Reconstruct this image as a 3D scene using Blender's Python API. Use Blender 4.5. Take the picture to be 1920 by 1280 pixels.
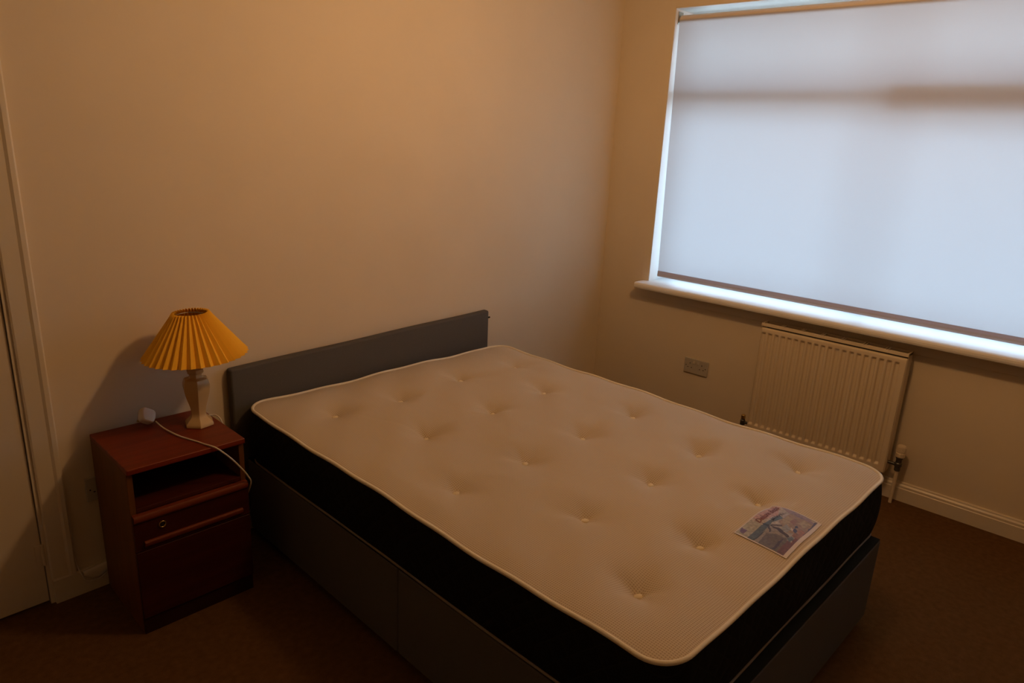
import bpy, bmesh, math, random
from mathutils import Vector, Matrix, noise
PI = math.pi
for o in list(bpy.data.objects): bpy.data.objects.remove(o)
scene = bpy.context.scene
COL = scene.collection

# ------------------------------------------------------------------ camera
def cam_axes(yaw, pitch, roll):
    d = Vector((math.sin(yaw)*math.cos(pitch), math.cos(yaw)*math.cos(pitch), math.sin(pitch)))
    r = Vector((math.cos(yaw), -math.sin(yaw), 0)); u = r.cross(d)
    return r*math.cos(roll)+u*math.sin(roll), -r*math.sin(roll)+u*math.cos(roll), d
R_, U_, D_ = cam_axes(0.834364, -0.285666, 0.0479327)
cam = bpy.data.objects.new('camera', bpy.data.cameras.new('camera')); COL.objects.link(cam)
m = Matrix((R_, U_, -D_)).transposed().to_4x4(); m.translation = (-3.52544, -2.47098, 1.58966)
cam.matrix_world = m
cam.data.sensor_width = 36; cam.data.lens = 1310.556/1920*36; cam.data.clip_start = .05
scene.camera = cam

# ------------------------------------------------------------------ view, sky, lamp
vs = scene.view_settings
vs.view_transform = 'Standard'; vs.look = 'None'; vs.gamma = 1; vs.use_curve_mapping = False
vs.exposure = 0.0
world = bpy.data.worlds.new('overcast_sky'); scene.world = world; world.use_nodes = True
wn = world.node_tree; bg = wn.nodes['Background']
tc = wn.nodes.new('ShaderNodeTexCoord'); sp = wn.nodes.new('ShaderNodeSeparateXYZ')
rp = wn.nodes.new('ShaderNodeValToRGB'); mr = wn.nodes.new('ShaderNodeMapRange')
wn.links.new(tc.outputs['Generated'], sp.inputs[0]); wn.links.new(sp.outputs['Z'], mr.inputs[0])
mr.inputs[1].default_value = -1; mr.inputs[2].default_value = 1
wn.links.new(mr.outputs[0], rp.inputs[0]); wn.links.new(rp.outputs[0], bg.inputs['Color'])
rp.color_ramp.elements[0].position = .35; rp.color_ramp.elements[0].color = (.47, .585, .72, 1)   # pale street and gardens
rp.color_ramp.elements[1].position = .60; rp.color_ramp.elements[1].color = (.56, .765, 1.05, 1)  # overcast sky
bg.inputs['Strength'].default_value = 9.2

ld = bpy.data.lights.new('ceiling_bulb', 'POINT'); ld.energy = 50; ld.color = (1.0, .545, .225)
ld.shadow_soft_size = .08
lamp = bpy.data.objects.new('ceiling_bulb', ld); lamp.location = (-1.64, -1.64, 2.26); COL.objects.link(lamp)

# ------------------------------------------------------------------ materials
def mat(name, col, rough=.6, metal=0, spec=.5, bump=0, bscale=50, mottle=0, mscale=4, col2=None, coat=0, sheen=0, bdist=.002, detail=4):
    mt = bpy.data.materials.new(name); mt.use_nodes = True
    nt = mt.node_tree; b = nt.nodes['Principled BSDF']
    b.inputs['Base Color'].default_value = (*col, 1); b.inputs['Roughness'].default_value = rough
    b.inputs['Metallic'].default_value = metal; b.inputs['Specular IOR Level'].default_value = spec
    b.inputs['Coat Weight'].default_value = coat; b.inputs['Sheen Weight'].default_value = sheen
    c = nt.nodes.new('ShaderNodeTexCoord')
    if mottle:
        n = nt.nodes.new('ShaderNodeTexNoise'); n.inputs['Scale'].default_value = mscale; n.inputs['Detail'].default_value = detail
        nt.links.new(c.outputs['Object'], n.inputs['Vector'])
        r = nt.nodes.new('ShaderNodeValToRGB'); r.color_ramp.elements[0].position = .5-.5*.5; r.color_ramp.elements[1].position = .75
        k = 1-mottle
        r.color_ramp.elements[0].color = (*(x*k for x in (col2 or col)), 1); r.color_ramp.elements[1].color = (*col, 1)
        nt.links.new(n.outputs['Fac'], r.inputs[0]); nt.links.new(r.outputs[0], b.inputs['Base Color'])
    if bump:
        n = nt.nodes.new('ShaderNodeTexNoise'); n.inputs['Scale'].default_value = bscale; n.inputs['Detail'].default_value = 3
        nt.links.new(c.outputs['Object'], n.inputs['Vector'])
        bp = nt.nodes.new('ShaderNodeBump'); bp.inputs['Strength'].default_value = bump; bp.inputs['Distance'].default_value = bdist
        nt.links.new(n.outputs['Fac'], bp.inputs['Height']); nt.links.new(bp.outputs[0], b.inputs['Normal'])
    return mt

def wood(name, c1, c2, rough=.35, axis=0, spec=.5):
    mt = bpy.data.materials.new(name); mt.use_nodes = True
    nt = mt.node_tree; b = nt.nodes['Principled BSDF']; b.inputs['Roughness'].default_value = rough
    b.inputs['Specular IOR Level'].default_value = spec
    c = nt.nodes.new('ShaderNodeTexCoord'); mp = nt.nodes.new('ShaderNodeMapping')
    s = [26, 26, 26]; s[axis] = 1.6; mp.inputs['Scale'].default_value = s
    n = nt.nodes.new('ShaderNodeTexNoise'); n.inputs['Scale'].default_value = 1.6; n.inputs['Detail'].default_value = 6; n.inputs['Distortion'].default_value = .6
    r = nt.nodes.new('ShaderNodeValToRGB'); r.color_ramp.elements[0].position = .3; r.color_ramp.elements[1].position = .7
    r.color_ramp.elements[0].color = (*c1, 1); r.color_ramp.elements[1].color = (*c2, 1)
    nt.links.new(c.outputs['Object'], mp.inputs[0]); nt.links.new(mp.outputs[0], n.inputs['Vector'])
    nt.links.new(n.outputs['Fac'], r.inputs[0]); nt.links.new(r.outputs[0], b.inputs['Base Color'])
    return mt

def fabric_translucent(name, dcol, tcol, fac):
    mt = bpy.data.materials.new(name); mt.use_nodes = True; nt = mt.node_tree
    nt.nodes.remove(nt.nodes['Principled BSDF']); out = nt.nodes['Material Output']
    d = nt.nodes.new('ShaderNodeBsdfDiffuse'); t = nt.nodes.new('ShaderNodeBsdfTranslucent'); mx = nt.nodes.new('ShaderNodeMixShader')
    d.inputs['Color'].default_value = (*dcol, 1); t.inputs['Color'].default_value = (*tcol, 1); mx.inputs[0].default_value = fac
    nt.links.new(d.outputs[0], mx.inputs[1]); nt.links.new(t.outputs[0], mx.inputs[2]); nt.links.new(mx.outputs[0], out.inputs[0])
    c = nt.nodes.new('ShaderNodeTexCoord'); n = nt.nodes.new('ShaderNodeTexNoise'); n.inputs['Scale'].default_value = 350
    bp = nt.nodes.new('ShaderNodeBump'); bp.inputs['Strength'].default_value = .15; bp.inputs['Distance'].default_value = .0005
    nt.links.new(c.outputs['Object'], n.inputs['Vector']); nt.links.new(n.outputs['Fac'], bp.inputs['Height']); nt.links.new(bp.outputs[0], d.inputs['Normal'])
    return mt

M = {}
M['wall'] = mat('cream_painted_plaster', (.72, .622, .475), .85, spec=.2, bump=.25, bscale=9, mottle=.05, mscale=3, bdist=.004)
M['ceil'] = mat('low_bounce_ceiling_paint', (.40, .37, .32), .9, spec=.2, mottle=.03)  # unseen ceiling, colour lowered to reduce overhead bounce
M['wall2'] = mat('low_bounce_plaster', (.42, .36, .27), .85, spec=.2, mottle=.05, mscale=3)  # for the unseen walls, darkened to reduce light bounced back into the room
M['gloss'] = mat('white_gloss_paint', (.70, .625, .50), .32, spec=.45, mottle=.05, mscale=8)
M['doorp'] = mat('white_door_paint', (.68, .60, .48), .40, spec=.4, mottle=.06, mscale=3)
M['sillp'] = mat('white_sill_gloss', (.82, .81, .78), .55, spec=.4, mottle=.03, mscale=5)
M['carpet'] = mat('brown_carpet', (.195, .098, .036), 1.0, spec=.05, bump=1.0, bscale=420, mottle=.32, mscale=45, bdist=.006, sheen=.0, detail=8)
M['rad'] = mat('white_radiator_enamel', (.72, .615, .46), .32, spec=.45, mottle=.03, mscale=6)
M['radin'] = mat('radiator_inner_dark', (.12, .10, .08), .6)  # inner parts coloured dark so the grille slots look shaded
M['plast'] = mat('white_plastic', (.74, .69, .60), .3, spec=.5, mottle=.03, mscale=20)
M['sock'] = mat('aged_socket_plastic', (.47, .43, .36), .4, spec=.4, mottle=.05, mscale=30)
M['hole'] = mat('dark_slot', (.02, .015, .01), .8, spec=.1)
M['chrome'] = mat('tarnished_chrome', (.10, .095, .085), .38, metal=.6)
M['brass'] = mat('old_brass', (.62, .46, .18), .28, metal=1)
M['steel'] = mat('dull_steel', (.45, .40, .32), .4, metal=1)
M['cord'] = mat('white_flex', (.66, .60, .50), .4, spec=.4)
M['ceramic'] = mat('cream_glazed_ceramic', (.60, .43, .21), .22, spec=.55, mottle=.06, mscale=12)
M['shade'] = fabric_translucent('mustard_pleated_fabric', (.97, .56, .06), (.9, .48, .04), .08)
M['blind'] = fabric_translucent('white_roller_blind_fabric', (.46, .43, .41), (.86, .85, .86), .232)
M['hem'] = fabric_translucent('doubled_blind_fabric', (.50, .45, .46), (.60, .55, .62), .22)
M['hembar'] = fabric_translucent('hem_bar_pocket', (.50, .46, .46), (.5, .42, .42), .12)
M['roll'] = mat('rolled_blind_fabric', (.62, .54, .45), .8)
M['frame'] = mat('window_frame_paint', (.62, .62, .60), .35)
M['headb'] = mat('charcoal_grey_fabric', (.115, .110, .105), .95, spec=.15, bump=.5, bscale=700, mottle=.12, mscale=240, bdist=.001)
M['divan'] = mat('grey_divan_fabric', (.115, .110, .112), .95, spec=.15, bump=.5, bscale=700, mottle=.12, mscale=240, bdist=.001)
M['cloth'] = mat('shaded_base_cloth', (.014, .017, .015), .95, spec=.1, bump=.3, bscale=500)  # divan fabric in shadow: near-black colour holds the shade of the base top
M['pipe'] = mat('cream_piping_tape', (.78, .72, .58), .7, spec=.2, bump=.4, bscale=300)
M['pipeg'] = mat('grey_white_piping_tape', (.26, .23, .21), .75, spec=.2, bump=.4, bscale=300)
M['tuft'] = mat('cream_wool_tuft', (.80, .70, .50), .9, spec=.1, bump=.8, bscale=300)
M['paper'] = mat('label_border_satin', (.70, .65, .60), .5)
M['inkr'] = mat('maroon_label_ink', (.16, .03, .02), .6)
M['inkd'] = mat('dark_label_ink', (.04, .035, .05), .6)
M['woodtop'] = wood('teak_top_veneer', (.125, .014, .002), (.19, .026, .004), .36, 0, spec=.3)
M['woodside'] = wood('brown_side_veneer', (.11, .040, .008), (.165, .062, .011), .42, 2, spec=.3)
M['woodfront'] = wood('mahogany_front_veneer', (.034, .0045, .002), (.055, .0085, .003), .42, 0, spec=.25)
M['woodrail'] = wood('highlight_rail_wood', (.13, .020, .004), (.17, .030, .005), .55, 0, spec=.3)  # lighter orange holds the lamp's highlight along the drawer ridges
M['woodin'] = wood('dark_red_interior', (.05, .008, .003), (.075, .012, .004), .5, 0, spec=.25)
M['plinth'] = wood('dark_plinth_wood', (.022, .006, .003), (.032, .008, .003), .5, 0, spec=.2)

def glass_mat():
    mt = bpy.data.materials.new('window_glass'); mt.use_nodes = True; nt = mt.node_tree
    nt.nodes.remove(nt.nodes['Principled BSDF']); out = nt.nodes['Material Output']
    t = nt.nodes.new('ShaderNodeBsdfTransparent'); g = nt.nodes.new('ShaderNodeBsdfGlossy'); mx = nt.nodes.new('ShaderNodeMixShader'); f = nt.nodes.new('ShaderNodeFresnel')
    t.inputs['Color'].default_value = (.95, .98, .97, 1); g.inputs['Roughness'].default_value = .02; f.inputs['IOR'].default_value = 1.45
    nt.links.new(f.outputs[0], mx.inputs[0]); nt.links.new(t.outputs[0], mx.inputs[1]); nt.links.new(g.outputs[0], mx.inputs[2]); nt.links.new(mx.outputs[0], out.inputs[0])
    return mt
M['glass'] = glass_mat()

def knit_mat():          # cream mattress ticking with a fine grid of woven pin-holes
    mt = bpy.data.materials.new('cream_micro_knit'); mt.use_nodes = True; nt = mt.node_tree; b = nt.nodes['Principled BSDF']
    b.inputs['Roughness'].default_value = .9; b.inputs['Specular IOR Level'].default_value = .15
    c = nt.nodes.new('ShaderNodeTexCoord'); s = nt.nodes.new('ShaderNodeSeparateXYZ'); nt.links.new(c.outputs['Object'], s.inputs[0])
    def wv(sock, k):
        a = nt.nodes.new('ShaderNodeMath'); a.operation = 'MULTIPLY'; a.inputs[1].default_value = k; nt.links.new(sock, a.inputs[0])
        q = nt.nodes.new('ShaderNodeMath'); q.operation = 'SINE'; nt.links.new(a.outputs[0], q.inputs[0]); return q.outputs[0]
    k = 2*PI/.0062
    p = nt.nodes.new('ShaderNodeMath'); p.operation = 'MULTIPLY'
    nt.links.new(wv(s.outputs[0], k/2), p.inputs[0]); nt.links.new(wv(s.outputs[1], k/2), p.inputs[1])
    ab = nt.nodes.new('ShaderNodeMath'); ab.operation = 'ABSOLUTE'; nt.links.new(p.outputs[0], ab.inputs[0])
    r = nt.nodes.new('ShaderNodeValToRGB'); r.color_ramp.elements[0].position = .35; r.color_ramp.elements[1].position = .95
    r.color_ramp.elements[0].color = (.66, .57, .44, 1); r.color_ramp.elements[1].color = (.47, .37, .26, 1)
    nt.links.new(ab.outputs[0], r.inputs[0])
    n = nt.nodes.new('ShaderNodeTexNoise'); n.inputs['Scale'].default_value = 3.5; n.inputs['Detail'].default_value = 5; nt.links.new(c.outputs['Object'], n.inputs['Vector'])
    mx = nt.nodes.new('ShaderNodeMix'); mx.data_type = 'RGBA'; mx.blend_type = 'MULTIPLY'; mx.inputs[0].default_value = .25
    nt.links.new(r.outputs[0], mx.inputs[6]); nt.links.new(n.outputs['Color'], mx.inputs[7])
    n2 = nt.nodes.new('ShaderNodeValToRGB'); n2.color_ramp.elements[0].color = (.75, .73, .70, 1); n2.color_ramp.elements[1].color = (1, 1, 1, 1)
    nt.links.new(n.outputs['Fac'], n2.inputs[0]); nt.links.new(n2.outputs[0], mx.inputs[7]); nt.links.new(mx.outputs[2], b.inputs['Base Color'])
    inv = nt.nodes.new('ShaderNodeMath'); inv.operation = 'SUBTRACT'; inv.inputs[0].default_value = 1; nt.links.new(ab.outputs[0], inv.inputs[1])
    bp = nt.nodes.new('ShaderNodeBump'); bp.inputs['Strength'].default_value = .5; bp.inputs['Distance'].default_value = .001
    nt.links.new(inv.outputs[0], bp.inputs['Height']); nt.links.new(bp.outputs[0], b.inputs['Normal'])
    return mt
M['knit'] = knit_mat()

def border_mat():        # near-black quilted side fabric
    mt = mat('black_quilted_border', (.010, .010, .009), .9, spec=.12); nt = mt.node_tree; b = nt.nodes['Principled BSDF']
    c = nt.nodes.new('ShaderNodeTexCoord'); s = nt.nodes.new('ShaderNodeSeparateXYZ'); nt.links.new(c.outputs['Object'], s.inputs[0])
    def comb(a, k1, bb, k2):
        x = nt.nodes.new('ShaderNodeMath'); x.operation = 'MULTIPLY'; x.inputs[1].default_value = k1; nt.links.new(a, x.inputs[0])
        y = nt.nodes.new('ShaderNodeMath'); y.operation = 'MULTIPLY_ADD'; y.inputs[1].default_value = k2; nt.links.new(bb, y.inputs[0]); nt.links.new(x.outputs[0], y.inputs[2])
        z = nt.nodes.new('ShaderNodeMath'); z.operation = 'SINE'; nt.links.new(y.outputs[0], z.inputs[0])
        w = nt.nodes.new('ShaderNodeMath'); w.operation = 'ABSOLUTE'; nt.links.new(z.outputs[0], w.inputs[0]); return w.outputs[0]
    h = nt.nodes.new('ShaderNodeMath'); h.operation = 'ADD'; nt.links.new(s.outputs[0], h.inputs[0]); nt.links.new(s.outputs[1], h.inputs[1])
    a1 = comb(h.outputs[0], 45, s.outputs[2], 45); a2 = comb(h.outputs[0], 45, s.outputs[2], -45)
    mn = nt.nodes.new('ShaderNodeMath'); mn.operation = 'MINIMUM'; nt.links.new(a1, mn.inputs[0]); nt.links.new(a2, mn.inputs[1])
    r = nt.nodes.new('ShaderNodeValToRGB'); r.color_ramp.elements[0].position = .0; r.color_ramp.elements[1].position = .12
    r.color_ramp.elements[0].color = (.018, .018, .016, 1); r.color_ramp.elements[1].color = (.009, .009, .008, 1)
    nt.links.new(mn.outputs[0], r.inputs[0]); nt.links.new(r.outputs[0], b.inputs['Base Color'])
    bp = nt.nodes.new('ShaderNodeBump'); bp.inputs['Strength'].default_value = .5; bp.inputs['Distance'].default_value = .004
    nt.links.new(mn.outputs[0], bp.inputs['Height']); nt.links.new(bp.outputs[0], b.inputs['Normal'])
    return mt
M['border'] = border_mat()

# ------------------------------------------------------------------ mesh helpers
def link(name, me, m_, parent=None, smooth=False, loc=None, rz=0):
    o = bpy.data.objects.new(name, me); COL.objects.link(o)
    if m_ is not None: me.materials.append(m_)
    if smooth:
        for p in me.polygons: p.use_smooth = True
    if parent is not None: o.parent = parent
    if loc is not None: o.location = loc
    if rz: o.rotation_euler.z = rz
    return o
def obj(name, bm, m_, parent=None, smooth=False, bevel=0, seg=2, **k):
    bmesh.ops.recalc_face_normals(bm, faces=bm.faces)
    me = bpy.data.meshes.new(name); bm.to_mesh(me); bm.free()
    o = link(name, me, m_, parent, smooth, **k)
    if bevel:
        b = o.modifiers.new('bevel', 'BEVEL'); b.width = bevel; b.segments = seg; b.limit_method = 'ANGLE'; b.angle_limit = R(35)
        if not smooth:
            for p in me.polygons: p.use_smooth = True
            w = o.modifiers.new('wn', 'WEIGHTED_NORMAL'); w.keep_sharp = False
    return o
def R(d): return d*PI/180
def box(bm, x0, x1, y0, y1, z0, z1):
    v = [bm.verts.new((x, y, z)) for z in (z0, z1) for x, y in ((x0, y0), (x1, y0), (x1, y1), (x0, y1))]
    for f in ((3, 2, 1, 0), (4, 5, 6, 7), (0, 1, 5, 4), (1, 2, 6, 5), (2, 3, 7, 6), (3, 0, 4, 7)): bm.faces.new([v[i] for i in f])
def B(*a):
    bm = bmesh.new()
    for q in ([a] if not isinstance(a[0], (tuple, list)) else a): box(bm, *q)
    return bm
def extrude_profile(bm, prof, axis, a, b):
    """prof: closed list of 2D points (other two axes in order), extruded along axis from a to b"""
    def P(u, v, t): return {'x': (t, u, v), 'y': (u, t, v), 'z': (u, v, t)}[axis]
    A = [bm.verts.new(P(u, v, a)) for u, v in prof]; Bv = [bm.verts.new(P(u, v, b)) for u, v in prof]
    n = len(prof)
    for i in range(n): bm.faces.new((A[i], A[(i+1) % n], Bv[(i+1) % n], Bv[i]))
    bm.faces.new(A[::-1]); bm.faces.new(Bv)
def lathe(bm, prof, n=24, center=(0, 0, 0), rot=0, axis='z', cap=True):
    rings = []
    for r, z in prof:
        ring = []
        for i in range(n):
            a = rot+2*PI*i/n; x, y = r*math.cos(a), r*math.sin(a)
            p = {'z': (x, y, z), 'y': (x, z, y), 'x': (z, x, y)}[axis]
            ring.append(bm.verts.new((p[0]+center[0], p[1]+center[1], p[2]+center[2])))
        rings.append(ring)
    for A, Bv in zip(rings, rings[1:]):
        for i in range(n): bm.faces.new((A[i], A[(i+1) % n], Bv[(i+1) % n], Bv[i]))
    if cap: bm.faces.new(rings[0][::-1]); bm.faces.new(rings[-1])
def catmull(pts, k=8):
    P = [Vector(p) for p in pts]; P = [P[0]*2-P[1]]+P+[P[-1]*2-P[-2]]; out = []
    for i in range(1, len(P)-2):
        for j in range(k):
            t = j/k; a, b, c, d = P[i-1:i+3]
            out.append(.5*((2*b)+(c-a)*t+(2*a-5*b+4*c-d)*t*t+(3*b-a-3*c+d)*t**3))
    out.append(P[-2]); return out
def tube(bm, pts, r, n=10, closed=False, rad=None):
    pts = [Vector(p) for p in pts]; N = len(pts); rings = []; up = None
    for i, p in enumerate(pts):
        a = pts[(i-1) % N] if closed or i else p; b = pts[(i+1) % N] if closed or i < N-1 else p
        t = (b-a).normalized()
        if up is None: up = t.orthogonal().normalized()
        up = (up-t*up.dot(t)).normalized(); s = t.cross(up)
        rr = rad(i) if rad else r
        rings.append([bm.verts.new(p+up*math.cos(2*PI*k/n)*rr+s*math.sin(2*PI*k/n)*rr) for k in range(n)])
    for i in range(N if closed else N-1):
        A, Bv = rings[i], rings[(i+1) % N]; off = 0
        if closed and i == N-1:
            off = min(range(n), key=lambda q: (A[0].co-Bv[q].co).length)
        for k in range(n): bm.faces.new((A[k], A[(k+1) % n], Bv[(k+1+off) % n], Bv[(k+off) % n]))
    if not closed: bm.faces.new(rings[0][::-1]); bm.faces.new(rings[-1])
def empty(name, loc, label, cat, rz=0, group=None):
    o = bpy.data.objects.new(name, None); COL.objects.link(o); o.location = loc; o.rotation_euler.z = rz
    o.empty_display_size = .1; o['label'] = label; o['category'] = cat
    if group: o['group'] = group
    return o
def struct(o, label=None, cat=None):
    o['kind'] = 'structure'
    if label: o['label'] = label
    if cat: o['category'] = cat
    return o
def grid_mesh(nx, ny, fn):
    vs_ = [fn(i, j) for j in range(ny+1) for i in range(nx+1)]
    fs = [(j*(nx+1)+i, j*(nx+1)+i+1, (j+1)*(nx+1)+i+1, (j+1)*(nx+1)+i) for j in range(ny) for i in range(nx)]
    me = bpy.data.meshes.new('g'); me.from_pydata(vs_, [], fs); me.update(); return me

# ------------------------------------------------------------------ room shell
XL, YB, H = -4.05, -3.75, 2.55        # left wall, back wall, ceiling height
WY0, WY1, WZ0, WZ1 = -.334, -2.80, .777, 2.275   # window opening (right wall)
DX0, DX1, DZ = -3.86, -3.060, 1.99   # door opening in the headboard wall
struct(obj('floor', B(XL-.1, .30, YB-.1, .12, -.10, 0), M['carpet']), 'brown short-pile fitted carpet under the bed', 'floor')
struct(obj('ceiling', B(XL-.1, .30, YB-.1, .12, H, H+.1), M['ceil']), 'plain bedroom ceiling, coloured dark to cut bounced light', 'ceiling')
struct(obj('wall_back', B(XL-.1, DX0, 0, .12, 0, H, ) if False else B((XL-.1, DX0, 0, .12, 0, H), (DX1, 0, 0, .12, 0, H), (DX0, DX1, 0, .12, DZ, H), (DX0-.1, DX1+.1, .121, .16, 0, DZ+.1)), M['wall']), 'cream painted wall behind the headboard', 'wall')
struct(obj('wall_right', B((0, .30, WY0, .12, 0, H), (0, .30, YB-.1, WY1, 0, H), (0, .30, WY1, WY0, 0, WZ0-.001), (0, .30, WY1, WY0, WZ1, H)), M['wall']), 'cream painted wall with the window and the radiator', 'wall')
struct(obj('wall_left', B(XL-.1, XL, YB, 0, 0, H), M['wall2']), 'painted wall out of view, coloured darker to cut bounced light', 'wall')
struct(obj('wall_front', B(XL-.1, 0, YB-.1, YB, 0, H), M['wall2']), 'painted wall behind the camera, coloured darker to cut bounced light', 'wall')

# skirting boards
def skirt_prof(s, h=.0915, t=.018):   # (depth into the room, z)
    return [(0, 0), (s*t, 0), (s*t, h-.030), (s*t*.86, h-.027), (s*t*.86, h-.016), (s*t*.6, h-.009), (s*t*.55, h-.003), (s*t*.3, h), (0, h)]
bm = bmesh.new(); extrude_profile(bm, skirt_prof(-1, .094, .02), 'y', YB, 0)
struct(obj('baseboard_right', bm, M['gloss']), 'moulded white skirting board below the window wall', 'skirting board')
bm = bmesh.new(); extrude_profile(bm, [(0, 0), (-.018, 0), (-.018, .086), (-.014, .0915), (0, .0915)], 'x', DX1+.012, -.02)
struct(obj('baseboard_back', bm, M['gloss']), 'plain white skirting board behind the bed', 'skirting board')
bm = bmesh.new(); extrude_profile(bm, skirt_prof(1), 'y', YB, 0); bmesh.ops.translate(bm, verts=bm.verts, vec=(XL, 0, 0))
struct(obj('baseboard_left', bm, M['gloss']), 'white skirting board out of view', 'skirting board')

# door, frame and architrave
door = obj('door_1', B(DX0+.006, DX1-.003, .004, .044, .010, DZ-.006), M['doorp'], bevel=.0015)
struct(door, 'flush white painted door at the left edge', 'door')
bm = bmesh.new(); 
lathe(bm, [(.0, .0), (.0055, .001), (.0055, .078), (.0, .079)], 12, (DX1-.0015, -.0035, .150)); box(bm, DX1-.022, DX1-.003, -.0005, .004, .153, .226)
obj('hinge', bm, M['doorp'], door, smooth=False)['label'] = 'painted-over butt hinge'
bm = bmesh.new(); lathe(bm, [(.010, 0), (.010, .03), (.022, .036), (.026, .05), (.018, .060), (0.001, .062)], 20, (DX0+.07, -.062, 1.0), axis='y')
for v in bm.verts: v.co.y = -.062-(v.co.y+.062)+.062 if False else v.co.y
obj('door_knob', bm, M['steel'], door, smooth=True)
bm = B((DX1-.0006, DX1+.012, -.004, .12, 0, DZ+.012), (DX0-.012, DX0, -.004, .12, 0, DZ+.012), (DX0, DX1, -.004, .12, DZ, DZ+.012))
struct(obj('trim_1', bm, M['gloss']), 'white door lining beside the white door', 'door frame')
prof = [(DX1+.010, 0), (DX1+.010, -.010), (DX1+.015, -.013), (DX1+.058, -.016), (DX1+.066, -.021), (DX1+.078, -.021), (DX1+.083, -.016), (DX1+.083, 0)]
bm = bmesh.new(); extrude_profile(bm, prof, 'z', .0917, DZ+.07)
prof2 = [(2*((DX0+DX1)/2)-x, y) for x, y in prof][::-1]
extrude_profile(bm, prof2, 'z', 0, DZ+.07); box(bm, DX0-.083, DX1+.083, -.0165, 0, DZ+.01, DZ+.075)
struct(obj('trim_2', bm, M['gloss']), 'moulded white architrave between the door and the wall', 'architrave')

# window: reveal boards, frame, glass, sill, apron, architrave
wf = bmesh.new(); FX0, FX1 = .200, .250
def fb(y0, y1, z0, z1, x0=FX0, x1=FX1): box(wf, x0, x1, y1, y0, z0, z1)
SZ = .812
fb(WY0, WY0-.028, SZ, WZ1); fb(WY1+.055, WY1, SZ, WZ1); fb(WY0, WY1, SZ-.01, SZ+.022); fb(WY0, WY1, WZ1-.055, WZ1)
fb(WY0, -1.42, 1.795, 1.876, .115)                     # transom of the left light
fb(-1.42, WY1, 1.765, 1.895, .105)                     # deeper transom of the right light
fb(-1.42, -1.450, SZ, WZ1, .222)                         # mullion
wfo = obj('window_1', wf, M['frame'], bevel=.003); struct(wfo, 'wide window behind the roller blind', 'window')
g = bmesh.new()
for y0, y1 in ((WY0-.028, -1.42), (-1.450, WY1+.055)):
    zt = (1.822, 1.872) if y0 > -1 else (1.790, 1.890)
    for z0, z1 in ((SZ+.022, zt[0]), (zt[1], WZ1-.055)): box(g, .228, .232, y1, y0, z0, z1)
obj('glass_pane', g, M['glass'], wfo)
# sill board with rounded nose
nose = [(.200, SZ-.035), (-.092, SZ-.035), (-.099, SZ-.031), (-.102, SZ-.022), (-.102, SZ-.012), (-.099, SZ-.004), (-.092, SZ), (.200, SZ)]
bm = bmesh.new(); extrude_profile(bm, nose, 'y', WY1+.001, WY0-.001)
extrude_profile(bm, [(-.0005, SZ-.035), (-.092, SZ-.035), (-.099, SZ-.031), (-.102, SZ-.022), (-.102, SZ-.012), (-.099, SZ-.004), (-.092, SZ), (-.0005, SZ)], 'y', WY0-.001, -.300)
extrude_profile(bm, [(-.0005, SZ-.035), (-.092, SZ-.035), (-.099, SZ-.031), (-.102, SZ-.022), (-.102, SZ-.012), (-.099, SZ-.004), (-.092, SZ), (-.0005, SZ)], 'y', WY1-.035, WY1+.001)
struct(obj('trim_3', bm, M['sillp']), 'white window sill board below the blind', 'window sill')
bm = B(-.009, 0, WY1-.03, -.294, .716, SZ-.0352)
struct(obj('trim_4', bm, M['wall'], bevel=.002), 'painted apron board under the window sill', 'apron')
bm = B((-.003, 0, WY0+.003, -.283, SZ+.0005, 2.325), (-.003, 0, WY1-.05, WY1-.003, SZ+.0005, 2.325), (-.003, 0, WY1-.003, WY0+.003, WZ1+.003, 2.325))
struct(obj('trim_5', bm, M['wall'], bevel=.001), 'flush painted trim round the window opening', 'window trim')
# white lining of the reveal
bm = B((-.001, .200, WY0-.0008, WY0+.0025, SZ, WZ1), (-.001, .200, WY1-.0025, WY1+.0008, SZ, WZ1), (-.001, .200, WY1, WY0, WZ1-.0008, WZ1+.002))
struct(obj('trim_6', bm, M['sillp']), 'white gloss lining of the window reveal', 'window reveal')
# eaves added outside, out of view, to darken the upper blind
bm = B(.30, 1.25, YB-.4, .6, 2.29, 2.50)
struct(obj('trim_7', bm, M['frame']), 'added unseen eaves board outside, shading the upper blind', 'eaves')

# ------------------------------------------------------------------ roller blind
bl = empty('roller_blind', (.03, -1.567, SZ), 'drawn white roller blind filling the window, glowing with daylight', 'blind')
by0, by1 = -.343, -2.790
def PB(x, y, z): return (x-.03, y+1.567, z-SZ)
ztop, zbot = 2.222, .8745
n = 90
me = grid_mesh(60, n, lambda i, j: (lambda s, t: PB(.0265+.002*math.sin(t*7+s*3)*t*(1-t)*2, (by0-.030*t)+(by1-by0+.045*t)*s, ztop+(zbot-ztop)*t))(i/60, j/n))
link('blind_fabric', me, M['blind'], bl, True)
bm = bmesh.new()
extrude_profile(bm, [(.0235-.03, zbot-SZ+.001), (.0295-.03, zbot-SZ+.001), (.0305-.03, zbot-SZ-.013), (.0225-.03, zbot-SZ-.013)], 'y', PB(0, by1+.015, 0)[1], PB(0, by0-.030, 0)[1])
obj('hem_pocket', bm, M['hem'], bl)['label'] = 'lavender-tinted doubled hem of the blind'
bm = bmesh.new()
extrude_profile(bm, [(.0225-.03, zbot-SZ-.0132), (.0305-.03, zbot-SZ-.0132), (.0315-.03, zbot-SZ-.022), (.029-.03, zbot-SZ-.031), (.024-.03, zbot-SZ-.031), (.0215-.03, zbot-SZ-.022)], 'y', PB(0, by1+.015, 0)[1], PB(0, by0-.030, 0)[1])
obj('bottom_bar', bm, M['hembar'], bl)['label'] = 'brownish bottom bar of the blind'
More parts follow.
